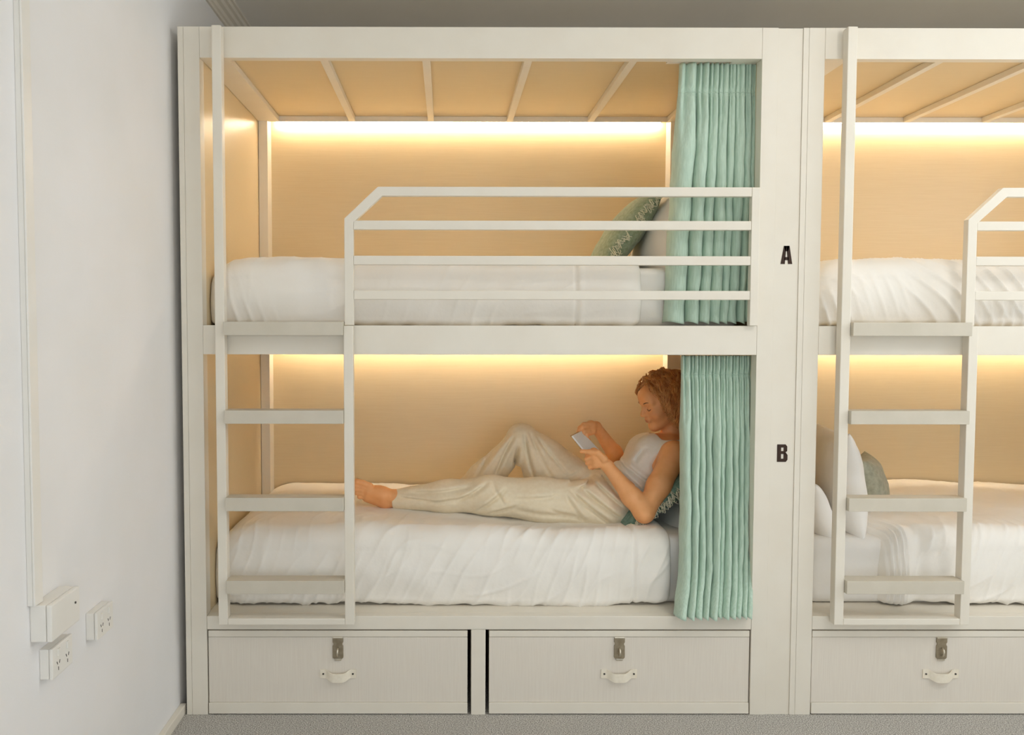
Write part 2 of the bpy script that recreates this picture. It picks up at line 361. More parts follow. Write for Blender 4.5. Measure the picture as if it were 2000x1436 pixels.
# ------------------------------------------------------------------ bedding
def mattress(x0, x1, y0, y1, z0, z1, label, r=.045):
    bm = bmesh.new(); addbox(bm, x0, x1, y0, y1, z0, z1, r, 4)
    o = from_bm('mattress', bm, 'sheet', None, True)
    return tag(o, label, 'mattress', 'mattresses in white fitted sheets')
def duvet(x0, x1, yf, yb, zb, zt, label, th=.035, R=.09, dent=None, kind=0, seed=0, yend=None, ends=(1, 1), hem=None, depthfun=None, seam=None):
    """quilt draped over a mattress: front fall, rounded edge, flat top; a shell of thickness th"""
    r = .085
    nx = int((x1-x0)/.006)
    path = []
    for i in range(9): a = i/8*math.pi/2; path.append((yf+.035-.035*math.sin(a), zb+.004+.035*(1-math.cos(a)), a))
    for i in range(1, 30): path.append((yf-.012*math.sin(math.pi*i/30), zb+.039+(zt-r-zb-.039)*i/30, math.pi/2))
    for i in range(15): a = math.pi/2*i/14; path.append((yf+r-r*math.cos(a), zt-r+r*math.sin(a), math.pi/2+a))
    n = 60
    for i in range(1, n+1): path.append((yf+r+(yb-yf-r)*i/n, zt, math.pi))
    path = np.array(path)
    # arclength and outward normals
    d = np.gradient(path[:, :2], axis=0); d /= np.linalg.norm(d, axis=1)[:, None]
    nrm = np.stack([-d[:, 1], d[:, 0]], 1)
    s = np.concatenate([[0], np.cumsum(np.linalg.norm(np.diff(path[:, :2], axis=0), axis=1))])
    xs = np.linspace(0, 1, nx); xs = x0+(x1-x0)*(xs - .035*np.sin(2*math.pi*xs)/1.0*.5)
    X, S = np.meshgrid(xs, s, indexing='ij')
    front = np.clip(1-(S-.34)/.25, 0, 1)
    D = .010*wob(X, S, 6, seed)+.004*wob(X, S, 19, seed+1)
    if kind == 0:     # soft, with slanting creases on the fall and gathers at the foot
        D += (.010*crease(X, S, 1.05, 34, seed+2)+.008*crease(X, S, 1.35, 52, seed+3)+.006*crease(X, S, .5, 30, seed+4, p=4))*(.25+.75*front)
        gath = np.clip((-.30-X)/.2, 0, 1)*np.clip(1-S/.16, 0, 1)
        D += .009*gath*crease(X, S, 1.45, 60, 5, warp=.4, p=2)
    elif kind == 1:   # smooth top bed
        D += (.005*crease(X, S, 1.2, 30, seed+2)+.003*crease(X, S, .2, 40, seed+3))
        gath = np.clip((-.42-X)/.25, 0, 1)*np.clip(1-S/.30, 0, 1)
        D += .012*gath*crease(X, S, 1.75, 55, seed+6, p=2)
    else:             # pulled tight into slanting folds
        D += .022*crease(X, S, 2.2, 50, seed+2, warp=.35, p=2)*np.clip(1.25-S/.42, .15, 1)+.016*crease(X, S, 1.8, 78, seed+3, warp=.4, p=2)*np.clip(1-S/.25, 0, 1)
    D += .006*np.sin(X*40+seed)*np.sin(X*23)*np.clip(1-S/.05, 0, 1)
    if seam: D -= .006*np.exp(-((X-seam)/.007)**2)-.003*np.exp(-((X-seam-.02)/.012)**2)
    # rounded ends
    q0 = np.clip(1-(X-x0)/R, 0, 1); q1 = np.clip(1-(x1-X)/(R*.7), 0, 1)
    inset = (1-np.sqrt(np.clip(1-q0**2, 0, 1)))*ends[0]+(1-np.sqrt(np.clip(1-q1**2, 0, 1)))*ends[1]
    off = D*(1-np.clip(inset, 0, 1)) - inset*th*.96
    P = np.zeros(X.shape+(3,))
    P[..., 0] = X; P[..., 1] = path[None, :, 0]+nrm[None, :, 0]*off; P[..., 2] = path[None, :, 1]+nrm[None, :, 1]*off
    I = np.zeros_like(P); I[..., 0] = X
    I[..., 1] = path[None, :, 0]-nrm[None, :, 0]*th; I[..., 2] = path[None, :, 1]-nrm[None, :, 1]*th
    for A in (P, I):
        z = A[..., 2]
        if dent:
            for (dx, dy, a, sx, sy) in dent: z -= a*np.exp(-((A[..., 0]-dx)/sx)**2-((A[..., 1]-dy)/sy)**2)
        if ends[0]:   # the whole foot end sinks and draws in
            g = np.clip(1-(A[..., 0]-x0)/.16, 0, 1)**2
            z -= .055*g*np.clip((z-zb)/(zt-zb), 0, 1); A[..., 1] += .02*g*np.clip((yf+.2-A[..., 1])/.2, 0, 1)
        if depthfun is not None: depthfun(A)
    loop = np.concatenate([P, I[:, ::-1]], 1)
    vv, ff = grid_mesh('d', loop, closed_v=True)
    m = len(s)*2; caps = []
    for e in (0, nx-1):
        for k in range(len(s)-1): caps.append((e*m+k, e*m+k+1, e*m+m-2-k, e*m+m-1-k))
    me = np_mesh('duvet', vv, np.concatenate([ff, np.array(caps)])); fix(me)
    o = link('duvet', me, 'linen', None, True)
    return tag(o, label, 'duvet', 'white duvets on the bunks')

ZL, ZU = .387, 1.493
mattress(-.90, 1.125, .150, 1.115, ZL, .660, 'white fitted-sheet mattress in the lower berth of the left bunk, mostly under the duvet')
mattress(-.90, 1.125, .125, 1.115, ZU, 1.728, 'white fitted-sheet mattress in the upper berth of the left bunk, behind the guard rail')
mattress(-.90+DX, 1.125+DX, .150, 1.115, ZL, .655, 'white fitted-sheet mattress in the lower berth of the right bunk, bare at the pillow end')
mattress(-.90+DX, 1.125+DX, .125, 1.115, ZU, 1.715, 'white fitted-sheet mattress in the upper berth of the right bunk, under a creased duvet')
duvet(-.944, .872, .112, 1.120, ZL, .700, 'white duvet in the lower left berth with the reading woman lying on it', seed=3,
      seam=.72, dent=[(.52, .40, .034, .30, .22), (.1, .45, .012, .35, .2)])
duvet(-.944, .735, .085, 1.120, ZU, 1.765, 'smooth white duvet in the upper left berth behind the guard rail', kind=1, seed=11, seam=.478)
duvet(-.938+DX, 1.10+DX, .085, 1.120, ZU, 1.765, 'white duvet with slanting creases in the upper right berth', kind=2, seed=21)
def slant(A):
    X0, top = A[..., 0].copy(), np.clip((A[..., 2]-.5)/.2, 0, 1)
    A[..., 0] -= .16*np.clip((A[..., 1]-.15)/.45, 0, 1)*np.clip(1-(X0-1.72)/.35, 0, 1)
    lump = np.exp(-((X0-1.762)/.045)**4); dip = np.exp(-((X0-1.850)/.030)**2)
    st = lump*(.6+.4*np.sin(X0*310+A[..., 2]*14))
    A[..., 2] += (.020*lump+.010*(st-lump)-.014*dip)*top
    A[..., 1] -= (.020*lump+.016*(st-lump)-.014*dip)*np.clip((.3-A[..., 1])/.15, 0, 1)
    A[..., 2] += .03*np.exp(-((A[..., 0]-2.3)/.35)**2-((A[..., 1]-.95)/.3)**2)
duvet(1.705, 1.10+DX, .112, 1.120, ZL, .700, 'white duvet turned back from the pillows in the lower right berth', seed=33, kind=0, depthfun=slant)

def pillow(name, c, u, v, w, h, t, m, label, cat, group, fringe=None, seed=0, n=44):
    c = np.array(c); u = np.array(u, float); v = np.array(v, float)
    u /= np.linalg.norm(u); v -= u*(u@v); v /= np.linalg.norm(v); nn = np.cross(u, v)
    a = np.linspace(-1, 1, n); U, Vv = np.meshgrid(a, a, indexing='ij')
    U = np.sign(U)*np.abs(U)**.8; Vv = np.sign(Vv)*np.abs(Vv)**.8
    pu = U*(1-.09*(1-U**2)**0*(1-np.abs(Vv)**2)*np.abs(U)**4*1.0); pv = Vv*(1-.09*(1-np.abs(U)**2)*np.abs(Vv)**4)
    f = (np.clip(1-np.abs(U)**2.6, 0, 1)*np.clip(1-np.abs(Vv)**2.6, 0, 1))**.52
    f = f*(1+.10*wob(U, Vv, 3.2, seed))+ .05*f*crease(U*.3, Vv*.3, .9, 25, seed+1)
    pts = []
    for sgn in (1, -1):
        pts.append(c+u*(pu*w/2)[..., None]+v*(pv*h/2)[..., None]+nn*(sgn*f*t/2)[..., None])
    va, fa = grid_mesh('p', pts[0]); vb, fb = grid_mesh('p', pts[1])
    me = np_mesh(name, np.concatenate([va, vb]), np.concatenate([fa, fb[:, ::-1]+len(va)]))
    bm = bmesh.new(); bm.from_mesh(me); bmesh.ops.remove_doubles(bm, verts=bm.verts, dist=1e-5)
    bmesh.ops.recalc_face_normals(bm, faces=bm.faces); bm.to_mesh(me); bm.free()
    o = link(name, me, m, None, True); tag(o, label, cat, group)
    if fringe:
        r = np.random.default_rng(seed); paths = []
        for e in range(4):
            for k in range(fringe):
                q = r.uniform(-.96, .96); s = (1, -1)[e % 2]
                pp = (s*.985, q) if e < 2 else (q, s*.985)
                base = c+u*pp[0]*w/2*.97+v*pp[1]*h/2*.97
                out = (u*s if e < 2 else v*s); al = v if e < 2 else u
                ph = r.uniform(0, 6.28); rad = r.uniform(.008, .018); rot = r.uniform(-1, 1)
                P = []
                for i in range(9):
                    th = ph+i*.62
                    P.append(base+out*(.004+rad*math.sin(th)*.5)+nn*(rad*math.cos(th)*1.0+rot*.012)+al*(i-4)*.0028)
                paths.append((P, .0016))
        tubes('fringe', paths, 'fringe', o, 4)['kind'] = 'stuff'
    return o
def tubes(name, paths, m, parent, sides=5, tint=None):
    VV = []; FF = []; TT = []; base = 0
    for pi, (P, r) in enumerate(paths):
        P = np.array(P); n = len(P)
        T = np.gradient(P, axis=0); T /= np.linalg.norm(T, axis=1)[:, None]+1e-9
        ref = np.array([.31, .87, .38]); A = np.cross(T, ref); A /= np.linalg.norm(A, axis=1)[:, None]+1e-9; Bv = np.cross(T, A)
        rr = np.full(n, r) if np.isscalar(r) else np.array(r)
        an = np.arange(sides)*2*math.pi/sides
        R_ = P[:, None]+rr[:, None, None]*(A[:, None]*np.cos(an)[None, :, None]+Bv[:, None]*np.sin(an)[None, :, None])
        v, f = grid_mesh('t', R_, closed_v=True); VV.append(v); FF.append(f+base); base += len(v)
        if tint is not None: TT.append(np.repeat(tint[pi], sides))
    me = np_mesh(name, np.concatenate(VV), np.concatenate(FF))
    if tint is not None:
        at_ = me.attributes.new('tint', 'FLOAT', 'POINT'); at_.data.foreach_set('value', np.concatenate(TT).astype(np.float32))
    return link(name, me, m, parent, True)

GP, GC = 'white bed pillows', 'green scatter cushions'
def dirpx(u0, v0, u1, v1, y): d = at(u1, v1, y)-at(u0, v0, y); return d/np.linalg.norm(d)
Yax = np.array([0, 1, 0.])
pillow('pillow', at(1304, 462, .56), Yax, dirpx(1272, 530, 1325, 395, .56), .74, .44, .22, 'sheet', 'white pillow propped up behind the green cushion in the upper left berth', 'pillow', GP, seed=1)
pillow('cushion', at(1216, 458, .55), Yax, dirpx(1172, 522, 1278, 382, .55), .42, .42, .135, 'cushion', 'sage green fringed cushion leaning on the pillow in the upper left berth', 'cushion', GC, fringe=60, seed=2)
pillow('pillow', at(1326, 976, .60), Yax+np.array([.0, 0, 0]), dirpx(1280, 1030, 1385, 900, .6), .66, .36, .14, 'sheet', 'white pillow at the head of the lower left berth, half behind the curtain', 'pillow', GP, seed=4)
pillow('cushion', at(1270, 966, .50), Yax, dirpx(1215, 1022, 1345, 925, .5), .50, .42, .105, 'cushion_dark', 'deep green fringed cushion behind the reading woman\'s back', 'cushion', GC, fringe=130, seed=5)
pillow('pillow', at(1631, 934, .42), Yax+np.array([.10, 0, 0]), dirpx(1646, 1035, 1622, 835, .42), .52, .45, .17, 'sheet', 'white pillow standing upright behind the ladder in the lower right berth', 'pillow', GP, seed=6)
pillow('pillow', at(1580, 992, .33), Yax, dirpx(1604, 1050, 1566, 940, .33), .34, .27, .12, 'sheet', 'white pillow lying low beside the cream post in the lower right berth', 'pillow', GP, seed=7)
pillow('cushion', at(1698, 955, .66), Yax+np.array([.55, 0, .0]), dirpx(1716, 1018, 1686, 890, .66), .34, .31, .15, 'cushion_grey', 'plain grey-green cushion against the upright pillow in the lower right berth', 'cushion', GC, seed=8)

# ------------------------------------------------------------------ curtains
def curtain(name, rows, nf, y0, amp, label, seed, tape, irregular, flap):
    """rows: (z, x_left, x_right, y) from top to bottom; nf folds"""
    nz, ns = 110, nf*26
    rows = np.array(rows); zt, zb = rows[0, 0], rows[-1, 0]
    Z = np.linspace(zt, zb, nz); f = lambda k: np.interp(-Z, -rows[:, 0], rows[:, k])
    sm = lambda a: np.convolve(np.pad(a, 6, mode='edge'), np.ones(13)/13, 'valid')
    XLn, XRn, YY = sm(f(1)), sm(f(2)), sm(f(3))
    s = np.linspace(0, 1, ns); S, ZZ = np.meshgrid(s, Z, indexing='xy')
    W = np.array(irregular, float); nf = len(W); edges = np.concatenate([[0], np.cumsum(W)])/W.sum()
    r = np.random.default_rng(seed)
    u = np.interp(s, np.linspace(0, 1, nf+1), edges)                 # each fold gets its own width
    d = zt-ZZ; low = np.clip((d-tape)/.22, 0, 1); tz = np.exp(-((d-tape)/.016)**2)
    drift = flap*wob(S*1.6, ZZ*.8, 2.4, seed)*low
    PH = math.pi*nf*S+drift
    wid = np.interp(s, (np.arange(nf)+.5)/nf, W/W.mean())
    am = amp*np.clip(wid, .6, 1.25)*np.interp(s*nf, np.arange(nf)+.5, r.uniform(.75, 1.15, nf))
    ridge = np.abs(np.sin(PH))**(.62+.25*low)                       # broad ridges, narrow deep valleys
    pleat = np.abs(np.sin(PH*2+.7))**.7                             # tight heading pleats
    A = am[None, :]*(.62+.38*low)
    prof = ridge*(.45+.55*low)+pleat*.55*(1-low)
    Yd = -A*2*(prof-.5)*(1-.55*tz)
    over = -.34*(XRn-XLn)[:, None]/nf*wid[None, :]*(.4+.6*low)
    X = XLn[:, None]+(XRn-XLn)[:, None]*u[None, :]+over*np.sin(2*PH)*.5+.003*wob(S*3, ZZ*3, 9, seed+3)*low+.002*tz*np.sin(S*140)
    Y = YY[:, None]+Yd+.005*wob(S*4, ZZ*2, 5, seed+5)*low
    if flap > .5: Y -= .016*np.exp(-((ZZ-zb-.06)/.05)**2)*np.sin(S*23+2)
    hemz = ZZ+.005*np.sin(PH*2)*np.clip((d/(zt-zb)-.96)/.04, 0, 1)
    V = np.stack([X, Y, hemz], -1)
    vv, ff = grid_mesh(name, V)
    t = empty(name, (float((XLn[0]+XRn[0])/2), y0, zt), label, 'curtain', 'sea green berth curtains')
    o = link('curtain_cloth', np_mesh(name, vv, ff), 'curtain', t, True)
    md = o.modifiers.new('thickness', 'SOLIDIFY'); md.thickness = .0016; md.offset = 0
    # heading tape gathers
    paths = []
    k = int(.115/(zt-zb)*0+np.argmin(np.abs(Z-(zt-tape))))
    P = V[k].copy(); P[:, 1] -= .0022; P[:, 2] += .002*np.sin(np.arange(ns)*.7)
    paths.append((P[::2], .0016)); P2 = P.copy(); P2[:, 2] -= .012; paths.append((P2[::2], .0014))
    tubes('gathering_cord', paths, 'curtain', t, 4)
    # track behind the rail
    box('curtain_track', float(XLn[0])-.05, PR-.004, y0-.008, y0+.012, zt+.002, zt+.014, 'paint', t)
    return t
def cx(u, v, y): return float(at(u, v, y)[0])
def rowpx(v, ul, ur, y): p = at(ul, v, y); return (float(p[2]), float(p[0]), cx(ur, v, y), y)
curtain('curtain', [(2.500, cx(1328, 112, .09), cx(1486, 112, .09), .09), rowpx(260, 1320, 1485, .09), rowpx(400, 1312, 1481, .09), rowpx(520, 1305, 1478, .09), (1.512, cx(1298, 632, .09), cx(1472, 632, .09), .09)],
        9, .090, .031, 'sea green curtain hanging in the upper berth behind the guard rail', 5, .105, [2.4, 1.5, 1.2, 1.3, .8, 1.2, .8, .6, .5], .8)
curtain('curtain', [(1.386, cx(1330, 697, .09), cx(1475, 697, .09), .09), rowpx(760, 1331, 1474, .085), rowpx(950, 1331, 1472, .075), rowpx(1090, 1331, 1470, .055), rowpx(1150, 1327, 1469, .03), rowpx(1207, 1319, 1468, -.036)],
        11, .090, .036, 'sea green curtain beside the reading woman in the lower berth', 8, .075, [1.5, 1.15, 1.1, 1.0, 1.3, .75, 1.1, 1.0, .8, .8, .9], .35)
#PERSON#
# ------------------------------------------------------------------ the reading woman: signed distance fields turned into meshes
class Field:
    def __init__(s, lo, hi, h):
        s.lo = np.array(lo, float); s.h = h
        s.n = np.ceil((np.array(hi)-s.lo)/h).astype(int)+1
        s.F = np.full(s.n, .2, np.float32)
        s.ax = [s.lo[i]+h*np.arange(s.n[i]) for i in range(3)]
    def sub(s, lo, hi):
        a = np.clip(np.floor((lo-s.lo)/s.h).astype(int), 0, s.n-1); b = np.clip(np.ceil((hi-s.lo)/s.h).astype(int)+1, 1, s.n)
        sl = tuple(slice(a[i], max(b[i], a[i]+1)) for i in range(3))
        X, Y, Z = np.meshgrid(*[s.ax[i][sl[i]] for i in range(3)], indexing='ij', sparse=True)
        return sl, X.astype(np.float32), Y.astype(np.float32), Z.astype(np.float32)
    def mix(s, sl, d, k, op):
        f = s.F[sl]
        if op == 'u':
            if k: hh = np.maximum(k-np.abs(f-d), 0)/k; s.F[sl] = np.minimum(f, d)-hh*hh*k*.25
            else: s.F[sl] = np.minimum(f, d)
        else:
            d = -d
            if k: hh = np.maximum(k-np.abs(f-d), 0)/k; s.F[sl] = np.maximum(f, d)+hh*hh*k*.25
            else: s.F[sl] = np.maximum(f, d)
    def cone(s, a, b, ra, rb, k=.015, op='u', flat=None, pad=.03):
        """tapered capsule; flat=(direction, factor) squashes the section"""
        a = np.array(a, float); b = np.array(b, float); m = max(ra, rb)+pad+k
        if flat: m *= max(1, flat[1])
        sl, X, Y, Z = s.sub(np.minimum(a, b)-m, np.maximum(a, b)+m)
        d = b-a; L2 = d@d+1e-9
        px, py, pz = X-a[0], Y-a[1], Z-a[2]
        t = np.clip((px*d[0]+py*d[1]+pz*d[2])/L2, 0, 1)
        qx, qy, qz = px-t*d[0], py-t*d[1], pz-t*d[2]
        q2 = qx*qx+qy*qy+qz*qz
        if flat:
            e = np.array(flat[0], float); e /= np.linalg.norm(e); c = qx*e[0]+qy*e[1]+qz*e[2]
            q2 = q2+c*c*(1/flat[1]**2-1)
        s.mix(sl, np.sqrt(q2)-(ra+(rb-ra)*t), k, op)
    def chain(s, pts, rs, k=.015, **kw):
        for i in range(len(pts)-1): s.cone(pts[i], pts[i+1], rs[i], rs[i+1], k, **kw)
    def ell(s, c, R, r, k=.015, op='u', pad=.03):
        c = np.array(c, float); r = np.array(r, float); m = r.max()+pad+k
        sl, X, Y, Z = s.sub(c-m, c+m)
        px, py, pz = X-c[0], Y-c[1], Z-c[2]
        u = [R[0][i]*px+R[1][i]*py+R[2][i]*pz if False else R[i][0]*px+R[i][1]*py+R[i][2]*pz for i in range(3)]
        k0 = np.sqrt(sum((u[i]/r[i])**2 for i in range(3))); k1 = np.sqrt(sum((u[i]/r[i]**2)**2 for i in range(3)))+1e-9
        s.mix(sl, k0*(k0-1)/k1, k, op)
    def half(s, p, n, lo, hi, k=0):
        """cut away the side of the plane (p, n) that n points to, inside the box lo..hi"""
        sl, X, Y, Z = s.sub(np.array(lo), np.array(hi))
        d = -((X-p[0])*n[0]+(Y-p[1])*n[1]+(Z-p[2])*n[2])
        s.mix(sl, d, k, 's')
    def near(s, fn, band=.03):
        I = np.argwhere(np.abs(s.F) < band)
        P = s.lo+I*s.h
        s.F[tuple(I.T)] += fn(P[:, 0], P[:, 1], P[:, 2]).astype(np.float32)
    def mesh(s, name):
        F = s.F; ins = F < 0; nx, ny, nz = F.shape
        cnt = np.zeros((nx-1, ny-1, nz-1), np.int8)
        for i in (0, 1):
            for j in (0, 1):
                for k in (0, 1): cnt += ins[i:nx-1+i, j:ny-1+j, k:nz-1+k]
        act = (cnt > 0) & (cnt < 8); A = np.argwhere(act)
        idx = np.full(act.shape, -1, np.int32); idx[tuple(A.T)] = np.arange(len(A))
        acc = np.zeros((len(A), 3)); num = np.zeros(len(A))
        cs = [(i, j, k) for i in (0, 1) for j in (0, 1) for k in (0, 1)]
        for ca in cs:
            for ax in range(3):
                if ca[ax]: continue
                cb = list(ca); cb[ax] = 1
                fa = F[tuple((A+ca).T)].astype(float); fb = F[tuple((A+cb).T)].astype(float)
                cr_ = (fa < 0) != (fb < 0); t = np.where(cr_, fa/np.where(cr_, fa-fb, 1), 0)
                p = np.array(ca, float)[None]+np.zeros((len(A), 3)); p[:, ax] += t
                acc += p*cr_[:, None]; num += cr_
        V = s.lo+(A+acc/num[:, None])*s.h
        Q = []
        for ax in range(3):
            sa = [slice(None)]*3; sb = [slice(None)]*3; sa[ax] = slice(0, -1); sb[ax] = slice(1, None)
            a, b = ins[tuple(sa)], ins[tuple(sb)]
            u, v = [(1, 2), (2, 0), (0, 1)][ax]
            E = np.argwhere(a != b); E = E[(E[:, u] > 0) & (E[:, v] > 0) & (E[:, u] < F.shape[u]-1) & (E[:, v] < F.shape[v]-1)]
            if not len(E): continue
            du = np.eye(3, dtype=int)[u]; dv = np.eye(3, dtype=int)[v]
            q = np.stack([idx[tuple((E-du-dv).T)], idx[tuple((E-dv).T)], idx[tuple(E.T)], idx[tuple((E-du).T)]], 1)
            fl = a[tuple(E.T)]
            q[~fl] = q[~fl][:, ::-1]; Q.append(q)
        Q = np.concatenate(Q); Q = Q[(Q >= 0).all(1)]
        # two light smoothing passes
        for _ in range(1):
            S_ = np.zeros_like(V); n_ = np.zeros(len(V))
            for i in range(4):
                np.add.at(S_, Q[:, i], V[Q[:, (i+1) % 4]]); np.add.at(n_, Q[:, i], 1)
                np.add.at(S_, Q[:, i], V[Q[:, (i-1) % 4]]); np.add.at(n_, Q[:, i], 1)
            V = V*.6+.4*S_/np.maximum(n_, 1)[:, None]
        me = bpy.data.meshes.new(name); me.vertices.add(len(V)); me.vertices.foreach_set('co', V.ravel())
        me.loops.add(Q.size); me.loops.foreach_set('vertex_index', Q.ravel().astype(np.int32))
        me.polygons.add(len(Q)); me.polygons.foreach_set('loop_start', np.arange(0, Q.size, 4, dtype=np.int32))
        me.update(calc_edges=True); me.validate()
        return me, V

def unit(a): a = np.array(a, float); return a/np.linalg.norm(a)
# --- joints
neck = at(1316, 870, .56); hipc = at(1180, 985, .52); chest = at(1277, 905, .56); belly = at(1228, 952, .54)
shN = at(1317, 887, .385); elN = at(1258, 1002, .255); wrN = at(1187, 911, .335)
shF = at(1283, 872, .70); elF = at(1216, 908, .80); wrF = at(1164, 834, .580)
hpN = at(1168, 988, .43); knN = at(958, 968, .465); anN = at(778, 974, .555)
hpF = at(1150, 968, .60); knF = at(1013, 851, .69); anF = at(918, 950, .76)
spine = unit(neck-hipc); across = unit(shF-shN); across = unit(across-spine*(across@spine)); frontv = unit(np.cross(spine, across))
if frontv[0] > 0: frontv = -frontv
# --- head frame
hp_, hy_ = math.radians(19), math.radians(13)
hf = np.array([-math.cos(hy_)*math.cos(hp_), -math.sin(hy_)*math.cos(hp_), -math.sin(hp_)])
hl = unit(np.cross([0, 0, 1], hf)); hu = np.cross(hf, hl)
H0 = at(1294, 784, .55); HR = [hf, hl, hu]
def hd(f, l, u): return H0+hf*f+hl*l+hu*u

def torso(f, g=0.0):
    f.chain([hipc, belly, chest], [.112+g, .100+g, .112+g], k=.04, flat=(across, 1.25))
    f.ell(chest+spine*.045, [spine, across, frontv], (.13+g, .165+g, .098+g), .04)
    for s_ in (-1, 1):
        f.ell(chest+frontv*.072+across*.068*s_+spine*.012, [spine, across, frontv], (.062+g, .060+g, .052+g), .03)
def shoulders(f, g=0.0):
    f.cone(neck-spine*.035+across*.015, shF, .038+g, .044+g, .04); f.cone(neck-spine*.035-across*.015, shN, .038+g, .044+g, .04)

lo = np.minimum(at(668, 1060, .15), at(668, 700, .15)); lo = np.array([at(672, 900, .55)[0], .15, .60])
hi = np.array([at(1415, 800, .5)[0], .95, 1.36])
bf = Field(lo, hi, .0030)
torso(bf); shoulders(bf)
bf.ell(hipc, [spine, across, frontv], (.13, .165, .115), .04)
# neck and head
bf.cone(neck-spine*.02, hd(-.046, 0, -.045), .052, .045, .012)
bf.ell(hd(-.012, 0, .030), HR, (.096, .076, .090), .0)
bf.ell(hd(.030, 0, -.030), HR, (.062, .060, .078), .03)
bf.cone(hd(.006, .042, -.056), hd(.066, .012, -.090), .018, .016, .025); bf.cone(hd(.006, -.042, -.056), hd(.066, -.012, -.090), .018, .016, .025)
bf.ell(hd(.076, 0, -.091), HR, (.018, .020, .016), .02)
bf.ell(hd(.070, 0, .045), HR, (.028, .052, .035), .03)                      # forehead
for s_ in (-1, 1):
    bf.ell(hd(.060, .040*s_, -.030), HR, (.026, .024, .026), .025)           # cheek
    bf.cone(hd(.084, .012*s_, .024), hd(.072, .046*s_, .022), .0085, .007, .018)   # brow
    bf.ell(hd(.093, .030*s_, .002), HR, (.014, .016, .010), .012, 's')       # eye socket
    bf.ell(hd(.0755, .031*s_, .0005), HR, (.0135, .0145, .0115), .004)       # lowered lid
    bf.ell(hd(-.005, .077*s_, -.01), HR, (.018, .008, .030), .006)           # ear
bf.cone(hd(.086, 0, .014), hd(.109, 0, -.024), .0075, .0098, .012)          # nose
for s_ in (-1, 1): bf.ell(hd(.100, .0105*s_, -.029), HR, (.0095, .0075, .0070), .006)
bf.ell(hd(.086, 0, -.050), HR, (.014, .022, .015), .012)                    # mouth mound
bf.ell(hd(.0965, 0, -.0515), HR, (.0070, .0190, .0048), .004); bf.ell(hd(.0945, 0, -.0610), HR, (.0072, .0165, .0056), .004)
bf.cone(hd(.103, .016, -.0565), hd(.103, -.016, -.0565), .0018, .0018, .003, 's')
# arms
bf.chain([shN, shN*.45+elN*.55+np.array([.004, 0, .0]), elN], [.055, .047, .039], .03)
bf.chain([elN, elN*.66+wrN*.34, wrN], [.040, .040, .0255], .02)
bf.chain([shF, elF], [.050, .038], .03); bf.chain([elF, elF*.66+wrF*.34, wrF], [.037, .036, .0235], .02)
# near hand: back of the hand to the camera, fist round the booklet, thumb along the page
pN = at(1166, 894, .345)
bf.cone(wrN, pN, .023, .027, .012, flat=(Yax, .80))
bf.cone(pN, at(1160, 884, .350), .023, .021, .012); bf.cone(pN, at(1164, 907, .340), .023, .018, .012)
for (a, b, c_, d_, r) in (((1160, 884, .432), (1147, 889, .452), (1152, 893, .490), (1163, 893, .497), .0098),
                          ((1160, 892, .424), (1146, 897, .446), (1152, 900, .486), (1164, 899, .493), .0102),
                          ((1162, 900, .422), (1148, 905, .444), (1154, 907, .482), (1165, 905, .488), .0097),
                          ((1165, 908, .424), (1152, 913, .442), (1157, 914, .472), (1166, 911, .478), .0086)):
    bf.chain([at(q[0], q[1], q[2]-.09) for q in (a, b, c_, d_)], [r*1.08, r, r*.92, r*.8], .004, pad=.012)
bf.chain([at(1180, 897, .322), at(1168, 885, .322), at(1152, 883, .335), at(1136, 881.5, .350)], [.017, .0125, .0105, .0085], .006, pad=.012)
# far hand: bent at the wrist, fingertips pinching the top corner of the page
pF = at(1154, 833, .555)
bf.cone(wrF, pF, .0225, .025, .012, flat=(Yax, .85))
bf.cone(pF, at(1147, 838, .540), .0235, .020, .012)
for (a, b, c_, d_, r) in (((1150, 828, .600), (1140, 829, .590), (1132, 836, .585), (1130, 844, .585), .0093),
                          ((1147, 833, .592), (1138, 834, .580), (1131, 841, .574), (1130, 848, .574), .0096),
                          ((1148, 839, .586), (1141, 842, .570), (1139, 850, .566), (1144, 855, .568), .0092),
                          ((1151, 845, .584), (1146, 849, .570), (1146, 856, .568), (1151, 859, .572), .0082)):
    bf.chain([at(q[0], q[1], q[2]-.06) for q in (a, b, c_, d_)], [r*1.05, r, r*.9, r*.78], .004, pad=.012)
bf.chain([at(1158, 843, .540), at(1147, 847, .528), at(1137, 847, .520), at(1129, 846, .520)], [.015, .0115, .0100, .0082], .006, pad=.012)
# legs and feet
bf.chain([hpN, knN, anN], [.080, .054, .034], .03); bf.chain([hpF, knF-np.array([0, 0, .012]), anF], [.074, .044, .034], .03)
heel = at(752, 981, .56)
bf.cone(anN, heel, .033, .027, .02); bf.cone(anN, at(742, 964, .545), .033, .032, .02)
bf.chain([at(745, 966, .545), at(722, 960, .545)], [.033, .031], .02, flat=(Yax, 1.15)); bf.cone(heel, at(718, 970, .545), .026, .026, .02)
for i, (u, v, y, u2, v2, y2, r) in enumerate(((722, 950, .530, 697, 940.5, .520, .0135), (718, 956, .530, 695, 949.5, .520, .0105), (717, 962, .530, 694.5, 956.5, .521, .0100),
                                  (717, 968, .532, 696, 963.5, .524, .0095), (719, 974, .536, 701, 971, .530, .0090))):
    m_ = (np.array(at(u, v, y))+np.array(at(u2, v2, y2)))/2+np.array([0, 0, .003])
    bf.chain([at(u, v, y), m_, at(u2, v2, y2)], [r*1.25, r*.95, r], .005, pad=.012)
ft = at(905, 962, .76); bf.cone(anF, ft, .034, .025, .02); bf.cone(ft, at(850, 958, .76), .028, .02, .02)
me, V = bf.mesh('body')
person = empty('person', (float(hipc[0]), float(hipc[1]), .68), 'woman with curly auburn hair in white vest and cream trousers reclining with a booklet', 'person')
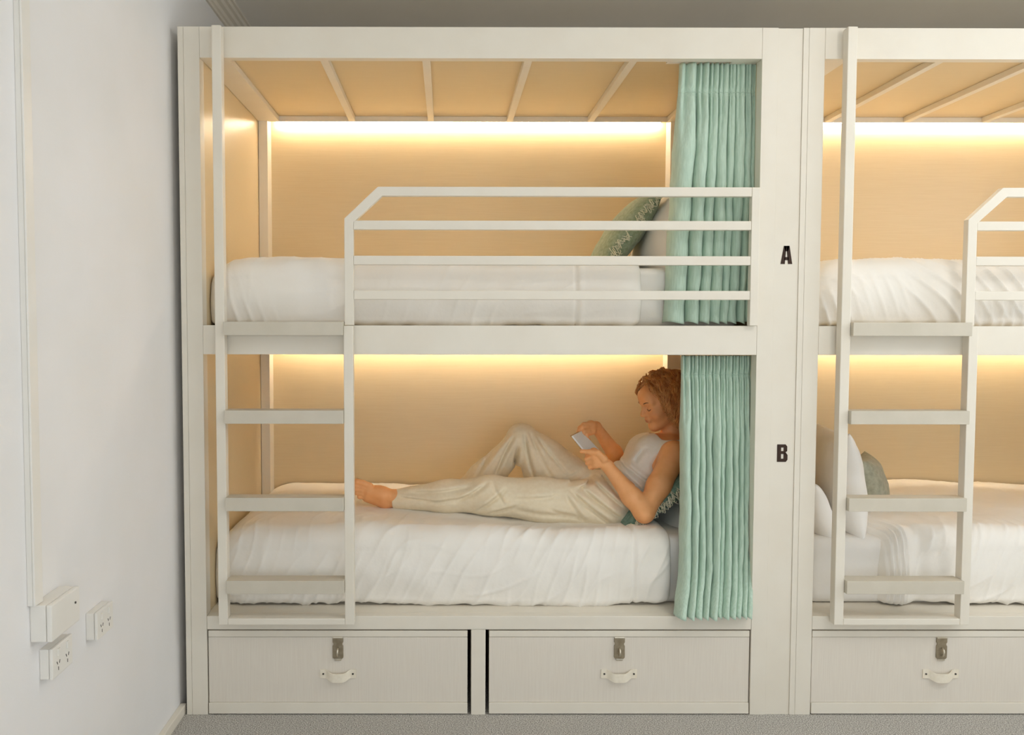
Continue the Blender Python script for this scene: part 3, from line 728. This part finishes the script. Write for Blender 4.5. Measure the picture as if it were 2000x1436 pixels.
body = link('body', me, 'skin', person, True)
# tint: lips, cheeks, nails-free
loc = np.stack([(V-H0)@hf, (V-H0)@hl, (V-H0)@hu], 1)
lip = np.exp(-((loc[:, 1])/.017)**4-((loc[:, 2]+.0565)/.0085)**4)*(loc[:, 0] > .085)
ck = .28*np.exp(-((loc[:, 0]-.072)/.03)**2-((np.abs(loc[:, 1])-.046)/.02)**2-((loc[:, 2]+.03)/.022)**2)
a_ = me.attributes.new('tint', 'FLOAT', 'POINT'); a_.data.foreach_set('value', np.clip(lip*.5+ck, 0, 1).astype(np.float32))

# --- trousers
tf = Field(np.array([at(755, 900, .5)[0], .17, .60]), np.array([at(1260, 800, .5)[0], .95, 1.16]), .0034)
tf.ell(hipc+spine*.005, [spine, across, frontv], (.142, .182, .130), .04)
tf.chain([hipc, hipc+spine*.10], [.122, .112], .04, flat=(across, 1.30))
tf.chain([hpN, at(1060, 978, .43), knN, at(870, 970, .51), at(772, 975, .557)], [.106, .094, .080, .068, .043], .04)
tf.chain([hpF, at(1098, 930, .63), at(1062, 896, .66), at(1026, 860, .69)], [.100, .100, .086, .064], .05)
tf.chain([at(1017, 855, .69), at(978, 898, .72), at(950, 934, .745), at(925, 960, .76)], [.064, .064, .080, .085], .03)
tf.cone(at(1040, 880, .68), at(1050, 930, .66), .060, .062, .04)           # cloth hanging under the thigh
# flat open ends at hem and waist
hn = unit(at(770, 975, .557)-at(800, 974, .54))
tf.half(at(770, 975, .557), hn, at(760, 1010, .557)-np.array([.02, .12, .02]), at(775, 940, .557)+np.array([.0, .12, .02]))
wl = hipc+spine*.125
tf.half(wl, spine, wl-.24, wl+.24, .006)
def groove(x, z, y0, segs):
    # narrow valleys with a soft shoulder along drawn fold lines
    o = 0*x
    for (u0, v0, u1, v1, w_, dep) in segs:
        a = at(u0, v0, y0); b = at(u1, v1, y0); d0, d1 = b[0]-a[0], b[2]-a[2]; L2 = d0*d0+d1*d1
        t = ((x-a[0])*d0+(z-a[2])*d1)/L2; n_ = ((x-a[0])*-d1+(z-a[2])*d0)/math.sqrt(L2)
        n_ = n_+.10*math.sqrt(L2)*(t*(1-t))                       # a slight bow
        e = np.clip(t/.25, 0, 1)*np.clip((1-t)/.25, 0, 1)
        o += dep*e*(np.exp(-(n_/w_)**2)-.55*np.exp(-((n_-2.1*w_)/(1.5*w_))**2))
    return o
NEARF = [(1106, 950, 1198, 1024, .008, .013), (1130, 948, 1214, 1012, .008, .014), (1158, 938, 1216, 990, .007, .011), (1098, 958, 1142, 1020, .009, .010),
         (1178, 925, 1206, 968, .006, .010), (1105, 947, 1172, 914, .006, .009), (1118, 957, 1182, 928, .006, .009), (1140, 928, 1200, 940, .005, .006),
         (928, 1002, 992, 952, .008, .012), (884, 988, 956, 942, .008, .009), (950, 1006, 1010, 985, .007, .010), (960, 940, 985, 985, .008, .006),
         (786, 973, 930, 952, .007, .007), (826, 990, 930, 968, .007, .007), (776, 980, 850, 984, .005, .006),
         (990, 972, 1098, 962, .009, .006), (1000, 992, 1130, 1002, .010, .008), (1060, 985, 1150, 1012, .008, .007)]
FARF = [(1000, 842, 925, 940, .008, .011), (1006, 846, 965, 935, .008, .012), (1012, 868, 1006, 915, .007, .014), (1022, 842, 1042, 935, .008, .013),
        (1032, 840, 1078, 935, .008, .012), (1042, 845, 1112, 930, .007, .008), (990, 850, 945, 900, .006, .006)]
def folds(x, y, z):
    near = 1/(1+np.exp((y-.60+.10*np.clip((x-.35)/.2, 0, 1))*50))
    o = near*groove(x, z, .40, NEARF)*1.25+(1-near)*groove(x, z, .66, FARF)*1.3
    o += .0035*near*np.sin(48*(z+x*.20+y*.45)+2.5*wob(x, z, 6, 41))*np.clip(.30+.8*wob(x, z, 6, 42), 0, 1)
    o += .0016*wob(x*1.0, z*1.5+y, 30, 45)
    return o
tf.near(folds, .028)
me, _ = tf.mesh('trousers'); link('trousers', me, 'trouser', person, True)

# --- sleeveless top
sf = Field(np.array([hipc[0]-.12, .2, .62]), np.array([at(1415, 800, .5)[0], .92, 1.22]), .0030)
torso(sf, .009); shoulders(sf, .007)
armN = unit(shN-chest); armF = unit(shF-chest)
sf.cone(shN-across*.012-spine*.09+frontv*.006, shN-across*.008+spine*.026, .056, .046, .006, 's')
sf.cone(shN-across*.02, shN-across*.16, .060, .08, .006, 's')
sf.cone(shF+across*.012-spine*.09, shF+across*.008+spine*.026, .056, .046, .006, 's')
sf.cone(shF+across*.02, shF+across*.16, .060, .08, .006, 's')
nl = unit(np.array([-.30, 0, .95])); nd = unit(np.cross([0, 1, 0], nl))     # scooped neckline between the straps
sf.ell(at(1298, 853, .55), [nd, Yax, nl], (.066, .124, .048), .006, 's')
VESTF = [(1202, 912, 1258, 962, .007, .010), (1214, 902, 1268, 944, .007, .008), (1246, 872, 1220, 915, .007, .006), (1262, 872, 1240, 905, .006, .006),
         (1222, 948, 1268, 968, .006, .008), (1284, 905, 1258, 950, .007, .007)]
def tfold(x, y, z):
    return groove(x, z, .45, VESTF)*1.2+.0014*wob(x, z, 26, 53)
sf.near(tfold, .028)
me, _ = sf.mesh('vest'); link('vest', me, 'top', person, True)

# --- brows and lashes, laid on the surface of the face
def onface(l, u, lift):
    d = unit(hf*.85+hl*.5*np.sign(l)); o = hd(.088, l, u)-d*.03
    prev = None
    for k in range(120):
        q = o+d*(.10-.001*k); g = (q-bf.lo)/bf.h; i0 = np.floor(g).astype(int); w_ = g-i0; v = 0
        for c in ((0, 0, 0), (0, 0, 1), (0, 1, 0), (0, 1, 1), (1, 0, 0), (1, 0, 1), (1, 1, 0), (1, 1, 1)):
            v += bf.F[tuple(i0+c)]*np.prod([w_[i] if c[i] else 1-w_[i] for i in range(3)])
        if v < lift: return q
    return o
for s_ in (1, -1):
    P = [onface(s_*(.013+.036*i/8), .0235+.0055*math.sin(i/8*2.3), .0006) for i in range(9)]
    tubes('eyebrow', [(P, [.0010, .0017, .0021, .0022, .0021, .0019, .0016, .0011, .0006])], 'dark', person)
    P = [onface(s_*(.016+.032*i/8), -.0030-.0075*math.sin(math.pi*(i/8)**.85), .0008) for i in range(9)]
    tubes('eyelash', [(P, [.0007, .0011, .0015, .0017, .0018, .0018, .0017, .0014, .0008])], 'dark', person)

# --- hair: locks that grow from the scalp, sweep back from the parting and curl as they fall
r = np.random.default_rng(12); paths = []; tints = []
SC = hd(-.014, 0, .028); SR = np.array([.099, .080, .094])
clumps = 0; tries = 0
while clumps < 330 and tries < 9000:
    tries += 1
    d = r.normal(size=3); d /= np.linalg.norm(d)
    f_, l_, u_ = d*SR
    if u_ < -.05: continue
    # hairline: forehead and temples stay bare
    if f_ > .074-.45*max(0, .055-u_): continue
    if u_ < .015 and f_ > .015: continue
    if l_ < -.01 and f_ > -.02 and u_ < .03: continue
    clumps += 1; bad = False
    p = SC+hf*f_+hl*l_+hu*u_
    nrm_ = unit(hf*f_/SR[0]**2+hl*l_/SR[1]**2+hu*u_/SR[2]**2)
    side = 1 if l_ > -.015 else -1
    sweep = hl*side*1.0-hf*(.55 if f_ > .0 else .25)
    L = r.uniform(.21, .28) if u_ > .02 else r.uniform(.13, .19)
    if l_ < -.01 and f_ > -.02: L = r.uniform(.07, .12)
    n = 40; st = L/n; shell = r.uniform(.006, .026)
    q = p.copy(); P = [p-nrm_*.004]; vel = unit(nrm_*.9+sweep*.8)
    for i in range(n):
        g = np.array([0.0, 0, -1.0])
        vel = unit(vel*.76+unit(sweep*(1-i/n)**2*.55+g*(.25+1.0*i/n))*.32)
        q = q+vel*st
        x = np.array([(q-SC)@hf, (q-SC)@hl, (q-SC)@hu]); e = np.sqrt(((x/(SR+shell))**2).sum())
        if e < 1 and x[2] > -.07:
            x = x/max(e, .3); q = SC+hf*x[0]+hl*x[1]+hu*x[2]
        fx = np.array([(q-H0)@hf, (q-H0)@hl, (q-H0)@hu])
        lim = .036 if fx[2] > -.02 else .030                          # keep the face clear
        if fx[2] < .055 and fx[0] > lim: q = q-hf*(fx[0]-lim)*.6
        if fx[2] < -.05 and abs(fx[1]) < .056+shell: q = q+hl*side*(.056+shell-abs(fx[1]))*.5
        P.append(q.copy())
        if i > 8 and fx[2] < .052 and fx[0] > .058: bad = True
    if bad: continue
    P = np.array(P); T = np.gradient(P, axis=0); T /= np.linalg.norm(T, axis=1)[:, None]+1e-9
    A = np.cross(T, [.3, .9, .3]); A /= np.linalg.norm(A, axis=1)[:, None]+1e-9; Bn = np.cross(T, A)
    s_ = np.arange(n+1)*st
    amp = r.uniform(.0040, .0085); wl_ = r.uniform(.046, .072); ph = r.uniform(0, 6.28); base_t = r.uniform(0, .5)
    for m_ in range(12):
        am = amp*r.uniform(.75, 1.25); p2 = ph+r.normal(0, .45); w2 = wl_*r.uniform(.94, 1.06); ofs = r.normal(0, .0034, 2)
        ramp = np.clip(s_/.06, 0, 1); th = 2*math.pi*s_/w2+p2; fr = 1+.5*r.uniform()*(s_/L)
        Q = P+A*(ramp*(am*np.cos(th)*fr+ofs[0]))[:, None]+Bn*(ramp*(am*np.sin(th)*fr+ofs[1]))[:, None]
        k_ = int((n+1)*r.uniform(.82, 1))
        rad = np.interp(s_[:k_]/s_[k_-1], [0, .1, .75, 1], [.0008, .0012, .0010, .0004])
        paths.append((Q[:k_], rad))
        tints.append(np.clip(base_t*.8+.55*np.clip(s_[:k_]/L-.25, 0, 1)+r.normal(0, .08), 0, 1))
hair = tubes('hair', paths, 'hair', person, 4, tints)
# scalp cover under the locks
cf = Field(SC-.15, SC+.15, .004)
cf.ell(SC-hf*.004+hu*.003, HR, SR+np.array([.005, .006, .006]), 0)
cf.cone(SC-hf*.045, SC-hf*.055-hu*.085, .062, .05, .03)
cf.half(SC+hf*.040, unit(hf*1.0-hu*.45), SC-.15, SC+.15, .01)
me, V = cf.mesh('hair_base'); a_ = me.attributes.new('tint', 'FLOAT', 'POINT')
o = link('hair_base', me, 'hair', hair, True)

# ------------------------------------------------------------------ the booklet in her hands
A0, B0, C0, D0 = at(1117, 852, .40), at(1135, 843, .515), at(1169, 880, .485), at(1142, 882.5, .375)
bk = empty('booklet', tuple((A0+C0)/2), 'small open white-paged booklet held up in the woman\'s two hands', 'book')
def slab(name, q, t0, t1, m):
    q = [np.array(p) for p in q]; nn = unit(np.cross(q[1]-q[0], q[3]-q[0]))
    if nn[2] < 0: nn = -nn
    bm = bmesh.new(); a = [bm.verts.new(p+nn*t0) for p in q]; b = [bm.verts.new(p+nn*t1) for p in q]
    bm.faces.new(a); bm.faces.new(b[::-1])
    for i in range(4): bm.faces.new((a[i], b[i], b[(i+1) % 4], a[(i+1) % 4]))
    bmesh.ops.recalc_face_normals(bm, faces=bm.faces)
    return from_bm(name, bm, m, bk)
slab('page_block', [A0, B0, C0, D0], -.003, .0035, 'paper')
E0, G0 = B0+np.array([.006, .085, -.030]), C0+np.array([.006, .085, -.030])
slab('page_block', [B0+np.array([.001, .002, 0]), E0, G0, C0+np.array([.001, .002, 0])], -.003, .003, 'paper')
o = (A0-B0)*.06; e = unit(A0-D0)*.006
slab('cover', [A0+o+e, B0+e, C0-e, D0+o-e], -.0052, -.0032, 'cover')
